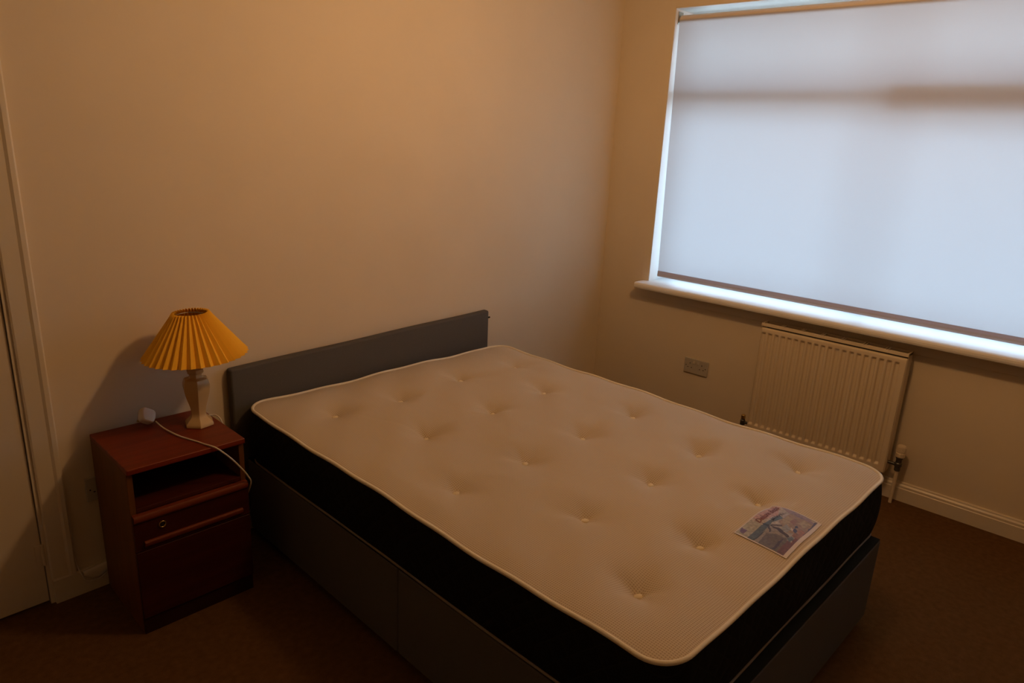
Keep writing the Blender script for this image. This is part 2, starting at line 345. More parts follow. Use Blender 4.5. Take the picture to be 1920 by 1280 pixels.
bm = bmesh.new(); lathe(bm, [(.0195, by0-.002+1.567), (.0195, by1+.002+1.567)], 32, (.046-.03, 0, 2.226-SZ), axis='y')
obj('roller_tube', bm, M['roll'], bl, smooth=False, bevel=0)
for y in (WY0-.0012, WY1+.0012):
    s = -1 if y > -1 else 1
    bm = bmesh.new(); box(bm, .022-.03, .068-.03, *sorted((y+1.567, y+s*.003+1.567)), 2.200-SZ, 2.262-SZ)
    lathe(bm, [(.016, y+s*.003+1.567), (.016, y+s*.007+1.567)], 20, (.046-.03, 0, 2.226-SZ), axis='y')
    obj('bracket', bm, M['steel'], bl)

# ------------------------------------------------------------------ divan bed
BA = -.026
bed = empty('divan_bed', (-2.368, -.055, 0), 'grey fabric double divan bed base with low headboard against the back wall', 'bed', BA)
BW, BL, BZ = 1.315, 1.920, .336
def half(y0, y1):
    bm = B(0, BW, y1, y0, .032, BZ-.004); return bm
bmid = -.972
hb_ = []
for y0, y1 in ((0, bmid+.0012), (bmid-.0012, -BL)):
    o = obj('base_half', half(y0, y1), M['divan'], bed, bevel=.006, seg=3)
    hb_.append(o)
    tp_ = obj('top_shade_sheet', B(.003, BW-.003, y1+.002, y0-.002, BZ-.0039, BZ), M['cloth'], bed, bevel=.001); tp_['label'] = 'dark sheet over the base top, its shade put into the colour'
    for xx in (.09, BW-.09):
        for yy in (y0-.12, y1+.12):
            bm = bmesh.new(); lathe(bm, [(.020, .0005), (.024, .006), (.024, .022), (.012, .026), (.012, .034)], 16, (xx, yy, 0))
            obj('foot_glide', bm, M['hole'], bed)
# headboard, leaning very slightly out of level
bm = bmesh.new(); W_ = 1.376; t = .038
nx = 40
me_v = []
box(bm, 0, W_, 0, t, .12, .70)
bmesh.ops.subdivide_edges(bm, edges=[e for e in bm.edges if abs((e.verts[0].co-e.verts[1].co).x) > .5], cuts=24, use_grid_fill=True)
for v in bm.verts:
    if v.co.z > .5: v.co.z += .002+.026*(v.co.x/W_)+.0012*math.sin(v.co.x*9)
    if abs(v.co.x-W_) < .001: v.co.x += .004*(1 if v.co.z < .5 else -.5)
bmesh.ops.translate(bm, verts=bm.verts, vec=(-2.4050, -.0425, 0))
hbd = obj('headboard', bm, M['headb'], None, bevel=.010, seg=4)
hbd.parent = bed; hbd.matrix_parent_inverse = (Matrix.Translation(bed.location) @ Matrix.Rotation(BA, 4, 'Z')).inverted()
hbd['label'] = 'low charcoal grey fabric headboard'
bm = bmesh.new(); lathe(bm, [(.0045, 0), (.0045, .009), (.003, .011)], 12, (-1.0320, -.0385, .690), axis='x')
for v in bm.verts: pass
bt_ = obj('bolt', bm, M['hole'], None); bt_.parent = hbd; bt_.matrix_parent_inverse = hbd.matrix_parent_inverse.copy()
bt_.matrix_parent_inverse = Matrix.Identity(4)

# ------------------------------------------------------------------ mattress
random.seed(4)
MT = empty('mattress', (-2.364, -.058, .338), 'cream tufted double mattress with black quilted sides lying on the grey divan', 'mattress', BA)
MW, ML, MZ, RC = 1.3647, 1.8837, .211, .085    # size, height of the top piping above the bottom piping, corner radius
TUFTS_W = [(-1.1824, -.3717), (-1.5036, -.339), (-1.8495, -.3537), (-2.1419, -.3258), (-1.3332, -.6832), (-1.6526, -.6882), (-2.0002, -.6915), (-1.2367, -1.074), (-1.5656, -1.0711), (-1.8821, -1.068), (-2.1941, -1.0611), (-1.3713, -1.4426), (-1.6849, -1.4405), (-2.0364, -1.4388), (-1.2331, -1.7437), (-1.56, -1.7492), (-1.9025, -1.7359), (-2.2083, -1.7342)]
cb, sb = math.cos(-BA), math.sin(-BA)
def to_local(x, y): X, Y = x+2.364, y+.058; return X*cb-Y*sb, X*sb+Y*cb
TUFTS = [to_local(*p) for p in TUFTS_W]
DEP = [.040+.008*random.random() for _ in TUFTS]
DEP[3] = .036; DEP[17] = .046
def rrect(u, v):     # u,v in [0,1] -> rounded rectangle in local x,y (y negative to the foot)
    hw, hl = MW/2, ML/2; a, b = (u*2-1)*hw, (v*2-1)*hl
    ca, cbb = hw-RC, hl-RC
    if abs(a) > ca and abs(b) > cbb:
        p, q = (abs(a)-ca)/RC, (abs(b)-cbb)/RC
        p, q = p*math.sqrt(1-q*q/2), q*math.sqrt(1-p*p/2)
        a, b = math.copysign(ca+p*RC, a), math.copysign(cbb+q*RC, b)
    return hw+a, -(hl+b)
def edge_dist(x, y):
    hw, hl = MW/2, ML/2; a, b = abs(x-hw), abs(-y-hl); p, q = a-(hw-RC), b-(hl-RC)
    if p > 0 and q > 0: return max(0, RC-math.hypot(p, q))
    return max(0, min(hw-a, hl-b))
def edge_z(x, y):    # the piping waves up and down a little along its run
    return MZ+.0035*math.sin(x*9+1)*math.cos(y*7)+.002*math.sin((x-y)*23)-.0055*math.exp(-((y+1.2)/.28)**2)
def top_z(x, y):
    d = edge_dist(x, y); z = edge_z(x, y)+.012*(1-math.exp(-d/.045))
    z += (1-math.exp(-d/.12))*.0045*noise.noise(Vector((x*3.2, y*3.2, 0)))+.0018*noise.noise(Vector((x*11, y*5, 3)))
    for (tx, ty), dp in zip(TUFTS, DEP):
        r = math.hypot(x-tx, y-ty)
        if r < .30:
            an = math.atan2(y-ty, x-tx)
            w = 1+.10*math.sin(3*an+tx*40)+.07*math.sin(5*an+ty*30)
            z -= dp*(.62*math.exp(-r/(.026*w))+.38*math.exp(-(r/(.072*w))**2))
    # shallow creases joining neighbouring tufts
    for i, j in ((6, 5), (3, 6)):
        a, b = Vector(TUFTS[i]), Vector(TUFTS[j]); p = Vector((x, y)); ab = b-a; t_ = max(0, min(1, (p-a).dot(ab)/ab.dot(ab)))
        dd = (p-(a+ab*t_)).length
        if dd < .04: z -= .0016*math.exp(-(dd/.010)**2)
    return z
NX, NY = 230, 320
me = grid_mesh(NX, NY, lambda i, j: (lambda p: (p[0], p[1], top_z(*p)))(rrect(i/NX, j/NY)))
tp = link('top_panel', me, M['knit'], MT, True)
for p in me.polygons: pass
me.flip_normals(); tp['label'] = 'cream micro-knit top panel'
def perimeter(step=.012):
    out = []; hw, hl = MW, ML
    def ln(a, b):
        n_ = max(2, int((Vector(b)-Vector(a)).length/step))
        for k in range(n_): out.append(tuple(Vector(a)+(Vector(b)-Vector(a))*k/n_))
    def arc(cx, cy, a0):
        for k in range(12): a = a0+PI/2*k/12; out.append((cx+RC*math.cos(a), cy+RC*math.sin(a)))
    ln((RC, 0), (MW-RC, 0)); out2 = out
    # clockwise seen from above: head edge, right side, foot, left side
    for k in range(12): a = PI/2-PI/2*k/12; out.append((MW-RC+RC*math.cos(a), -RC+RC*math.sin(a)))
    ln((MW, -RC), (MW, -ML+RC))
    for k in range(12): a = -PI/2*k/12; out.append((MW-RC+RC*math.cos(a), -ML+RC+RC*math.sin(a)))
    ln((MW-RC, -ML), (RC, -ML))
    for k in range(12): a = -PI/2-PI/2*k/12; out.append((RC+RC*math.cos(a), -ML+RC+RC*math.sin(a)))
    ln((0, -ML+RC), (0, -RC))
    for k in range(12): a = PI-PI/2*k/12; out.append((RC+RC*math.cos(a), -RC+RC*math.sin(a)))
    return out
PER = perimeter(); NP_ = len(PER)
def outn(i):
    a, b = Vector(PER[i-1]), Vector(PER[(i+1) % NP_]); t_ = (b-a).normalized(); return Vector((-t_.y, t_.x))
bm = bmesh.new(); rings = []
LV = 14
for k in range(LV+1):
    s = k/LV; ring = []
    for i, p in enumerate(PER):
        n_ = outn(i); zt = edge_z(*p); bz = .012*(math.sin(PI*s)**.7)+.0025*math.sin(i*.22)*math.sin(PI*s)
        q = Vector(p)+n_*bz; ring.append(bm.verts.new((q.x, q.y, zt*(1-s)+.003*s)))
    rings.append(ring)
for A_, B_ in zip(rings, rings[1:]):
    for i in range(NP_): bm.faces.new((A_[i], A_[(i+1) % NP_], B_[(i+1) % NP_], B_[i]))
bm.faces.new(rings[-1])
obj('side_border', bm, M['border'], MT, smooth=True)['label'] = 'black quilted side border'
bm = bmesh.new()
tube(bm, [(p[0]+outn(i).x*.002, p[1]+outn(i).y*.002, edge_z(*p)+.001) for i, p in enumerate(PER)], .0058, 10, closed=True)
obj('top_piping', bm, M['pipe'], MT, smooth=True)['label'] = 'cream piping round the top edge'
bm = bmesh.new()
tube(bm, [(p[0]+outn(i).x*.001, p[1]+outn(i).y*.001, .0050+.0022*math.sin(p[0]*11+p[1]*6)) for i, p in enumerate(PER)], .0046, 8, closed=True)
obj('bottom_piping', bm, M['pipeg'], MT, smooth=True)['label'] = 'grey piping round the bottom edge'
for k, (tx, ty) in enumerate(TUFTS):
    bm = bmesh.new(); bmesh.ops.create_uvsphere(bm, u_segments=14, v_segments=8, radius=1)
    for v in bm.verts:
        j_ = 1+.22*noise.noise(Vector((v.co.x*2+k, v.co.y*2, v.co.z*2)))
        v.co = Vector((v.co.x*.0135*j_, v.co.y*.0095*j_, v.co.z*.0062*j_))
    o = obj('tuft', bm, M['tuft'], MT, smooth=True); o.location = (tx, ty, top_z(tx, ty)+.0085); o.rotation_euler.z = random.uniform(-.5, .5)

# printed label on the top panel, near the foot
LAB = [('sky', (.33, .31, .23), [(0, 0), (.46, 0), (.50, .17), (.40, .253), (0, .245)]),
 ('haze', (.36, .31, .26), [(.40, .0), (1, 0), (1, .5), (.70, .5), (.45, .40), (.38, .25)]),
 ('banner', (.42, .24, .19), [(.455, .007), (.963, .046), (.984, .18), (.734, .312), (.481, .191)]),
 ('sand', (.27, .23, .19), [(0, .36), (.40, .36), (.44, .55), (.35, .80), (.2, .93), (0, .95)]),
 ('sea', (.085, .11, .125), [(0, .249), (.396, .253), (.618, .301), (.752, .339), (.707, .435), (.532, .362), (.309, .367), (0, .367)]),
 ('boat', (.035, .04, .05), [(.04, .35), (.292, .373), (.258, .388), (.04, .378)]),
 ('road', (.15, .12, .105), [(0, .46), (.266, .424), (.318, .562), (.338, .771), (.222, .884), (0, .95)]),
 ('stroke', (.06, .04, .06), [(.04, .715), (.218, .700), (.31, .729), (.24, .745), (.06, .760)]),
 ('reds', (.17, .07, .07), [(0, .80), (.30, .80), (.30, .95), (0, .95)]),
 ('m1', (.26, .18, .18), [(.98, .21), (1.0, .30), (1.0, .605), (.937, .909), (.826, .902), (.852, .621), (.882, .435)]),
 ('village', (.30, .20, .11), [(.62, .42), (.90, .44), (.90, .90), (.50, .93), (.46, .70), (.52, .52)]),
 ('b1', (.34, .26, .13), [(.686, .436), (.80, .44), (.80, .56), (.60, .60), (.576, .524)]),
 ('b2', (.27, .13, .07), [(.70, .56), (.82, .58), (.80, .66), (.66, .68)]),
 ('b3', (.36, .28, .16), [(.76, .70), (.882, .729), (.85, .86), (.70, .84)]),
 ('b4', (.22, .15, .17), [(.90, .50), (.95, .50), (.93, .72), (.88, .70)]),
 ('grey', (.25, .25, .22), [(.46, .56), (.60, .56), (.56, .70), (.44, .70)]),
 ('redp', (.17, .055, .035), [(.176, .927), (.334, .862), (.456, .86), (.44, .95), (.168, .95)]),
 ('brown', (.26, .12, .05), [(.42, .80), (.52, .78), (.54, .90), (.42, .93)]),
 ('orange', (.33, .14, .05), [(.58, .79), (.66, .85), (.62, .93), (.50, .91)]),
 ('blue', (.11, .14, .17), [(.341, .775), (.410, .790), (.385, .865), (.293, .849)]),
 ('trunk', (.055, .025, .018), [(.433, .355), (.460, .539), (.415, .704), (.380, .783), (.345, .763), (.385, .63), (.420, .469)]),
 ('leaf1', (.022, .016, .014), [(.423, .229), (.447, .348), (.405, .382), (.392, .257)]),
 ('leaf2', (.06, .045, .05), [(.405, .350), (.430, .380), (.324, .480), (.308, .455)]),
 ('leaf3', (.085, .04, .02), [(.459, .362), (.545, .524), (.519, .545), (.434, .386)]),
 ('pale', (.55, .48, .38), [(.526, .685), (.585, .680), (.575, .722), (.520, .727)]),
 ('blob', (.03, .022, .055), [(.525, .727), (.622, .733), (.589, .798), (.505, .798)]),
 ('dot', (.015, .012, .012), [(.657, .695), (.690, .722), (.646, .759), (.618, .733)]),
 ('edge', (.065, .03, .04), [(.96, .885), (.97, .93), (.738, .945), (.554, .945), (.56, .918), (.771, .905)]),
 ('purple', (.13, .055, .13), [(.074, .043), (.169, .034), (.155, .140), (.058, .145)])]
def inpoly(x, y, P):
    c = False; j = len(P)-1
    for i in range(len(P)):
        if (P[i][1] > y) != (P[j][1] > y) and x < (P[j][0]-P[i][0])*(y-P[i][1])/(P[j][1]-P[i][1])+P[i][0]: c = not c
        j = i
    return c
def lab_world(u, v):      # u to the right, v downwards, in world x,y
    return -1.8195+.247*u-.004*v, -1.7885-.1520*v-.0035*u
def lab_pt(u, v, dz):
    x, y = to_local(*lab_world(u, v)); return (x, y, top_z(x, y)+dz)
LU, LVv = 150, 96
me = grid_mesh(LU, LVv, lambda i, j: lab_pt(i/LU, j/LVv, .0022)); me.flip_normals()
ca_ = me.color_attributes.new('print', 'FLOAT_COLOR', 'CORNER')
li = 0
for p in me.polygons:
    i, j = p.index % LU, p.index//LU; u, v = (i+.5)/LU, (j+.5)/LVv
    if u < .018 or u > .985 or v < .022 or v > .925: c = (.66, .58, .50)
    else:
        wob = .012*noise.noise(Vector((u*14, v*10, 0))); c = (.33, .28, .22)
        for nm, cc, P in LAB:
            if inpoly(u+wob, v+wob, P): c = cc
        k_ = 1+.45*noise.noise(Vector((u*30, v*22, 5))); m_ = sum(c)/3; k_ *= .72+.9*min(m_, .35)/.35*.45; c = (c[0]*k_*1.05, c[1]*k_*.98, c[2]*k_*.80)
    for q in p.loop_indices: ca_.data[q].color = (*c, 1)
lm = bpy.data.materials.new('printed_satin_label'); lm.use_nodes = True; nt = lm.node_tree
at = nt.nodes.new('ShaderNodeVertexColor'); at.layer_name = 'print'
hs = nt.nodes.new('ShaderNodeHueSaturation'); hs.inputs['Value'].default_value = 1.0
nt.links.new(at.outputs[0], hs.inputs['Color']); nt.links.new(hs.outputs[0], nt.nodes['Principled BSDF'].inputs['Base Color']); nt.nodes['Principled BSDF'].inputs['Roughness'].default_value = .45
lab = link('printed_label', me, lm, MT, True); lab['label'] = 'printed satin label with a palm and village picture'
sm = lab.modifiers.new('thick', 'SOLIDIFY'); sm.thickness = .0006; sm.offset = -1
def text_mesh(s, u0, u1, v0, h, shear, m_, name, parent, slope=0, bold=0):
    cu = bpy.data.curves.new('t', 'FONT'); cu.body = s; cu.size = 1; cu.shear = shear; cu.offset = bold; cu.resolution_u = 3
    to = bpy.data.objects.new('t', cu); COL.objects.link(to); dg = bpy.context.evaluated_depsgraph_get(); dg.update()
    me_ = bpy.data.meshes.new_from_object(to.evaluated_get(dg)); bpy.data.objects.remove(to)
    xs = [v.co.x for v in me_.vertices]; ys = [v.co.y for v in me_.vertices]; x0, x1, y1 = min(xs), max(xs), max(ys)
    for v in me_.vertices:
        t_ = (v.co.x-x0)/(x1-x0); u = u0+(u1-u0)*t_; vv = v0+slope*t_-h*v.co.y/y1; v.co = lab_pt(u, vv, .0032)
    return link(name, me_, m_, parent)
lt = text_mesh('Deluxe Beds', .40, .95, .20, .115, .35, M['inkr'], 'lettering', lab, 0, .012); lt['label'] = 'maroon script lettering'
lt = text_mesh('JEWEL', .56, .87, .33, .06, 0, M['inkd'], 'lettering', lab, .06, .01); lt['label'] = 'dark capital lettering'

# ------------------------------------------------------------------ bedside cabinet
NA = -.0212
cab = empty('bedside_cabinet', (-2.897, -.370, 0), 'reddish brown wooden bedside cabinet left of the bed, carrying the table lamp', 'bedside cabinet', NA)
NW, ND, NH, T = .367, .339, .582, .019
obj('top_panel', B(0, NW, -.010, ND, NH-T, NH), M['woodtop'], cab, bevel=.004, seg=3)['label'] = 'teak-coloured top with orange front edge'
for x in (0, NW-T): obj('side_panel', B(x+.001, x+T-.001, .004, ND, .0, NH-T-.0005), M['woodside'], cab, bevel=.001)
obj('back_panel', B(T, NW-T, ND-.008, ND-.002, .055, NH-T-.001), M['woodin'], cab)
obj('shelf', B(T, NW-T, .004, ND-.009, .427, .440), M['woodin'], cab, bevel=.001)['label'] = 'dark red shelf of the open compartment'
# drawer front with rounded top rail and a projecting finger lip
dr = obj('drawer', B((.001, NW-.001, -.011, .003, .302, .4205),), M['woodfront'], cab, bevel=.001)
rail = bmesh.new(); pr = [(-.0112, .4000), (-.0160, .4035), (-.0185, .4100), (-.0180, .4180), (-.0135, .4245), (-.004, .4266), (.0035, .4266), (.0035, .4207), (-.0112, .4207)]
extrude_profile(rail, pr, 'x', .002, NW-.002); obj('top_rail', rail, M['woodrail'], dr, smooth=False, bevel=.002)
lip = bmesh.new(); pr = [(-.0112, .3120), (-.0170, .3150), (-.0205, .3220), (-.0205, .3290), (-.0170, .3335), (-.0112, .3345)]
extrude_profile(lip, pr, 'x', .026, NW-.026); obj('finger_lip', lip, M['woodrail'], dr, bevel=.0015)
rg = bmesh.new(); pts = [(.083+.0098*math.cos(a*2*PI/28), -.015, .374+.0098*math.sin(a*2*PI/28)) for a in range(28)]
tube(rg, pts, .0019, 8, closed=True); obj('ring_knob', rg, M['brass'], dr, smooth=True)['label'] = 'small brass ring knob'
rg = bmesh.new(); lathe(rg, [(.0088, -.0112), (.0088, -.013), (.005, -.0145), (.001, -.015)], 20, (.083, 0, .374), axis='y'); obj('knob_centre', rg, M['hole'], dr, smooth=True)
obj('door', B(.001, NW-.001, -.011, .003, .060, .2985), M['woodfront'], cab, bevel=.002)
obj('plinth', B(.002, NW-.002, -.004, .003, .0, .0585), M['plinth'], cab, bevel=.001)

# ------------------------------------------------------------------ table lamp
LX, LY, LZ = -2.590, -.180, .582
tl = empty('table_lamp', (LX, LY, LZ), 'cream ceramic table lamp with mustard pleated shade on the bedside cabinet', 'table lamp')
ctrl = [(.0495, .0), (.0500, .006), (.0485, .012), (.0400, .020), (.0310, .029), (.0270, .036), (.0258, .044), (.0268, .056), (.0310, .075), (.0375, .095), (.0440, .118), (.0472, .138), (.0468, .150), (.0440, .161), (.0400, .168), (.0250, .1725), (.0220, .176), (.0215, .184), (.0240, .187), (.0285, .190), (.0292, .196), (.0285, .202), (.0225, .205), (.0210, .214)]
bm = bmesh.new(); lathe(bm, ctrl, 6, (0, 0, .0005), rot=R(12))
o = obj('lamp_base', bm, M['ceramic'], tl, bevel=.0016, seg=3); o['label'] = 'hexagonal cream ceramic vase base'
bm = bmesh.new(); lathe(bm, [(.013, .2145), (.016, .218), (.016, .245), (.0185, .248), (.0185, .262), (.012, .266)], 20)
obj('lamp_holder', bm, M['plast'], tl, smooth=False, bevel=.001)
bm = bmesh.new(); lathe(bm, [(.011, .2665), (.013, .275), (.022, .295), (.028, .315), (.028, .327), (.021, .342), (.008, .350), (.001, .351)], 20)
obj('bulb', bm, M['ceramic'], tl, smooth=True)['label'] = 'unlit bulb'
SB, ST, zb, zt_ = .160, .053, .252, .400     # shade radii and heights above the cabinet top
NPl = 36; rows = 10; bm = bmesh.new(); rings = []
tilt = Matrix.Rotation(R(-3.0), 3, 'Y')@Matrix.Identity(3)
tilt = Matrix.Rotation(R(2.2), 3, Vector((.75, -.6, 0)).cross(Vector((0, 0, 1))).normalized())
for k in range(rows+1):
    s = k/rows; ring = []
    for i in range(NPl*4):
        a = 2*PI*i/(NPl*4)+.03; ph = (i % 4)/4; tri = [1, 0, -1, 0][i % 4]
        if i % 4 in (1, 3): tri = 0
        r = SB+(ST-SB)*s; amp = (.0082*(1-s)+.0040*s)
        r += amp*tri; z = zb+(zt_-zb)*s+(.0018*tri if k in (0, rows) else 0)
        p = Vector((r*math.cos(a), r*math.sin(a), z-.32)); p = tilt@p
        ring.append(bm.verts.new((p.x+.004, p.y-.002, p.z+.32)))
    rings.append(ring)
N4 = NPl*4
for A_, B_ in zip(rings, rings[1:]):
    for i in range(N4): bm.faces.new((A_[i], A_[(i+1) % N4], B_[(i+1) % N4], B_[i]))
o = obj('lamp_shade', bm, M['shade'], tl); o['label'] = 'mustard yellow pleated fabric shade'
sm = o.modifiers.new('thick', 'SOLIDIFY'); sm.thickness = .0009; sm.offset = 0
bm = bmesh.new(); tube(bm, [(.046*math.cos(a*PI/16), .046*math.sin(a*PI/16), .388) for a in range(32)], .0015, 6, closed=True)
for q in range(3):
    a = q*2*PI/3+.4; tube(bm, [(.046*math.cos(a), .046*math.sin(a), .388), (.03*math.cos(a), .03*math.sin(a), .372), (.0195*math.cos(a), .0195*math.sin(a), .262)], .0013, 6)
obj('shade_carrier', bm, M['steel'], tl, smooth=True)
W2 = lambda p: (p[0]-LX, p[1]-LY, p[2]-LZ)
cz = .5848
path = [(-2.556, -.155, cz+.006), (-2.541, -.142, cz+.004), (-2.5250, -.140, cz+.001), (-2.5165, -.152, .5850), (-2.5110, -.172, .572), (-2.5100, -.200, .52), (-2.5140, -.235, .42), (-2.5160, -.275, .345),
        (-2.5190, -.325, .335), (-2.5215, -.362, .365), (-2.5225, -.388, .405), (-2.5250, -.398, .427), (-2.5358, -.404, .449), (-2.5561, -.408, .4836), (-2.5912, -.406, .5341), (-2.6259, -.400, .5745), (-2.6400, -.388, .5855), (-2.6500, -.355, cz), (-2.6591, -.3201, cz), (-2.6717, -.2812, cz), (-2.6846, -.2417, cz+.001), (-2.695, -.1866, cz+.003), (-2.700, -.140, .590), (-2.704, -.102, .598)]
bm = bmesh.new(); tube(bm, [W2(p) for p in catmull(path, 7)], .0027, 8)
obj('flex', bm, M['cord'], tl, smooth=True)['label'] = 'white lamp cord looping over the cabinet front'
# plug: squat three-pin body standing on its edge, pins towards the wall
pg = bmesh.new()
def plug_ring(s, y):
    pts = []
    for k in range(24):
        a = 2*PI*k/24; c_, s_ = math.cos(a), math.sin(a)
        x = math.copysign(abs(c_)**.45, c_)*.0265*s; z = math.copysign(abs(s_)**.45, s_)*.0255*s
        if z < 0: x *= 1-.18*abs(z)/.0255
        pts.append(pg.verts.new((x, y, z)))
    return pts
rr = [plug_ring(s, y) for s, y in ((.86, -.0225), (.97, -.0195), (1, -.014), (1, -.004), (.95, .002), (.93, .0045))]
for A_, B_ in zip(rr, rr[1:]):
    for i in range(24): pg.faces.new((A_[i], A_[(i+1) % 24], B_[(i+1) % 24], B_[i]))
pg.faces.new(rr[0][::-1]); pg.faces.new(rr[-1])
PLM = Matrix.Translation(W2((-2.725, -.068, .6095)))@Matrix.Rotation(R(28), 4, 'Z')@Matrix.Rotation(R(-32), 4, 'X')@Matrix.Rotation(R(40), 4, 'Y')
bmesh.ops.transform(pg, matrix=PLM, verts=pg.verts)
plg = obj('plug', pg, M['plast'], tl, bevel=.0015); plg['label'] = 'white three-pin mains plug'
pn = bmesh.new()
for x0, x1, z0, z1, L_ in ((-.002, .002, .008, .016, .0227), (-.0145, -.0082, -.0125, -.0085, .0177), (.0082, .0145, -.0125, -.0085, .0177)): box(pn, x0, x1, .0046, .0046+L_, z0, z1)
bmesh.ops.transform(pn, matrix=PLM, verts=pn.verts); obj('pins', pn, M['brass'], plg)

# ------------------------------------------------------------------ sockets
def socket(loc, axis, gang, label, mt):
    """face plate in local x (width), z (height), facing -y"""
    o = empty('wall_socket', loc, label, 'socket', 0 if axis == 'y' else -PI/2)
    w = .146 if gang == 2 else .086
    obj('face_plate', B(0, w, -.0095, 0, 0, .086), mt, o, bevel=.0025, seg=3)
    cs = (.036, .110) if gang == 2 else (.043,)
    for c_ in cs:
        hl = bmesh.new()
        box(hl, c_-.002, c_+.002, -.0099, -.006, .054, .062)
        for s_ in (-1, 1): box(hl, c_+s_*.0111-.0032, c_+s_*.0111+.0032, -.0099, -.006, .0315, .0355)
        obj('pin_holes', hl, M['hole'], o)
    for c_ in ((.060, .086) if gang == 2 else (.072,)):
        sw = bmesh.new(); extrude_profile(sw, [(-.0092, .058), (-.0135, .060), (-.0105, .074), (-.0092, .075)], 'x', c_-.0055, c_+.0055)
        obj('switch', sw, mt, o, bevel=.0006)
    for c_ in (.0125, w-.0125):
        s2 = bmesh.new(); lathe(s2, [(.0028, -.0092), (.0028, -.0101)], 10, (c_, 0, .043), axis='y'); obj('screw', s2, M['hole'], o)
    return o
socket((-.0005, -.630, .334), 'x', 2, 'double wall socket under the window sill, between bed and radiator', M['sock'])
socket((-2.9155, -.0005, .329), 'y', 2, 'grey-white wall socket half hidden behind the bedside cabinet', M['sock'])

# thin cable down the wall, looping on the skirting behind the cabinet
cbp = [(-2.9911, -.004, .62), (-2.9911, -.004, .4786), (-2.9905, -.004, .3812), (-2.9854, -.004, .2797), (-2.9786, -.005, .1746), (-2.9713, -.014, .100), (-2.966, -.0225, .080), (-2.9560, -.0225, .050), (-2.935, -.0225, .040), (-2.912, -.0225, .040), (-2.893, -.0225, .052), (-2.875, -.0225, .075), (-2.86, -.018, .10)]
wc = empty('wall_cable', (-2.9911, -.004, .0), 'thin white cable hanging down the wall left of the bedside cabinet', 'cable')
bm = bmesh.new(); tube(bm, [(p[0]+2.9911, p[1]+.004, p[2]) for p in catmull(cbp, 6)], .0022, 8); obj('cable', bm, M['plast'], wc, smooth=True)
bm = bmesh.new()
N_ = 40
lo = [(-.9+1.8*k/N_) for k in range(N_+1)]
def cres(u, e):    # flat pale crescent: a strap of folded flat cable
    x = -2.918+.047*u; top = .093-.004*u*u+.004*u; bot = .046+.030*u*u; return (x+2.9911, top*(1-e)+bot*e)
for k in range(N_):
    pass
vsA = []
for k, u in enumerate(lo):
    col_ = []
    for e in (0, .15, .5, .85, 1):
        x, z = cres(u, e); d = -.0205-.006*math.sin(PI*max(.0, min(1, e)))+.004
        col_.append((bm.verts.new((x, d, z)), bm.verts.new((x, d-.004, z))))
    vsA.append(col_)
for a_, b_ in zip(vsA, vsA[1:]):
    for q in range(4):
        bm.faces.new((a_[q][1], b_[q][1], b_[q+1][1], a_[q+1][1])); bm.faces.new((a_[q][0], a_[q+1][0], b_[q+1][0], b_[q][0]))
    bm.faces.new((a_[0][0], b_[0][0], b_[0][1], a_[0][1])); bm.faces.new((a_[4][0], a_[4][1], b_[4][1], b_[4][0]))
for c_ in (vsA[0], vsA[-1]):
    for q in range(4): bm.faces.new((c_[q][0], c_[q][1], c_[q+1][1], c_[q+1][0]))
obj('cable_loop', bm, M['plast'], wc, smooth=True)['label'] = 'flat pale loop of cable on the skirting'

# ------------------------------------------------------------------ radiator
RY0, RY1, RZ0, RZ1, RX = -1.083, -1.768, .145, .733, -.100
rad = empty('radiator', (0, (RY0+RY1)/2, 0), 'white ribbed panel radiator on the wall below the window', 'radiator')
oy = (RY0+RY1)/2
# fluted front panel
ys = []; y = RY0-.004
gc = [-1.0990-.0331*k for k in range(20)]
NYr = 345
def depth(y, z):
    k = min(range(20), key=lambda q: abs(gc[q]-y)); d = abs(y-gc[k])/.0125
    a = 0 if d >= 1 else (1 if d < .55 else .5+.5*math.cos(PI*(d-.55)/.45))
    zt2, zb2 = .690, .178
    def st(e): e = max(0, min(1, e)); return e*e*(3-2*e)
    return .0100*a*st((zt2-z)/.014)*st((z-zb2)/.014)
zs_ = [RZ0, RZ0+.004]+[RZ0+.008+.003*i for i in range(16)]+[.24+.02*i for i in range(21)]+[.652+.003*i for i in range(17)]+[.706, .712]
zs_ = sorted(set(round(z, 4) for z in zs_))
def rf(i, j):
    y = RY0-.003+(RY1-RY0+.006)*i/NYr; z = zs_[j]; x = RX+depth(y, z)
    if j in (0, len(zs_)-1) or i in (0, NYr): x += .006
    return (x, y-oy, z)
me = grid_mesh(NYr, len(zs_)-1, rf); fp = link('front_panel', me, M['rad'], rad, True); sm = fp.modifiers.new('thick', 'SOLIDIFY'); sm.thickness = .002; sm.offset = 0
obj('back_panel', B(-.046, -.034, RY1+.006-oy, RY0-.006-oy, RZ0+.004, .712), M['radin'], rad, bevel=.003)
fin = bmesh.new()
for k in range(40):
    yy = RY1+.02+(RY0-RY1-.04)*k/39-oy; box(fin, -.090, -.0465, yy-.0004, yy+.0004, RZ0+.02, .672)
obj('convector_fins', fin, M['radin'], rad)
for y0 in (RY0, RY1):
    s = -1 if y0 == RY0 else 1
    obj('side_cover', B(-.098, -.030, *sorted((y0-oy, y0+s*.0025-oy)), RZ0+.004, RZ1-.001), M['rad'], rad, bevel=.0012)
tg = bmesh.new()
box(tg, -.1035, -.0985, RY1-oy, RY0-oy, RZ1-.013, RZ1+.002); box(tg, -.034, -.029, RY1-oy, RY0-oy, RZ1-.010, RZ1+.002)
for y0 in (RY0, RY1):
    s = -1 if y0 == RY0 else 1; box(tg, -.0985, -.034, *sorted((y0-oy, y0+s*.006-oy)), RZ1-.010, RZ1+.002)
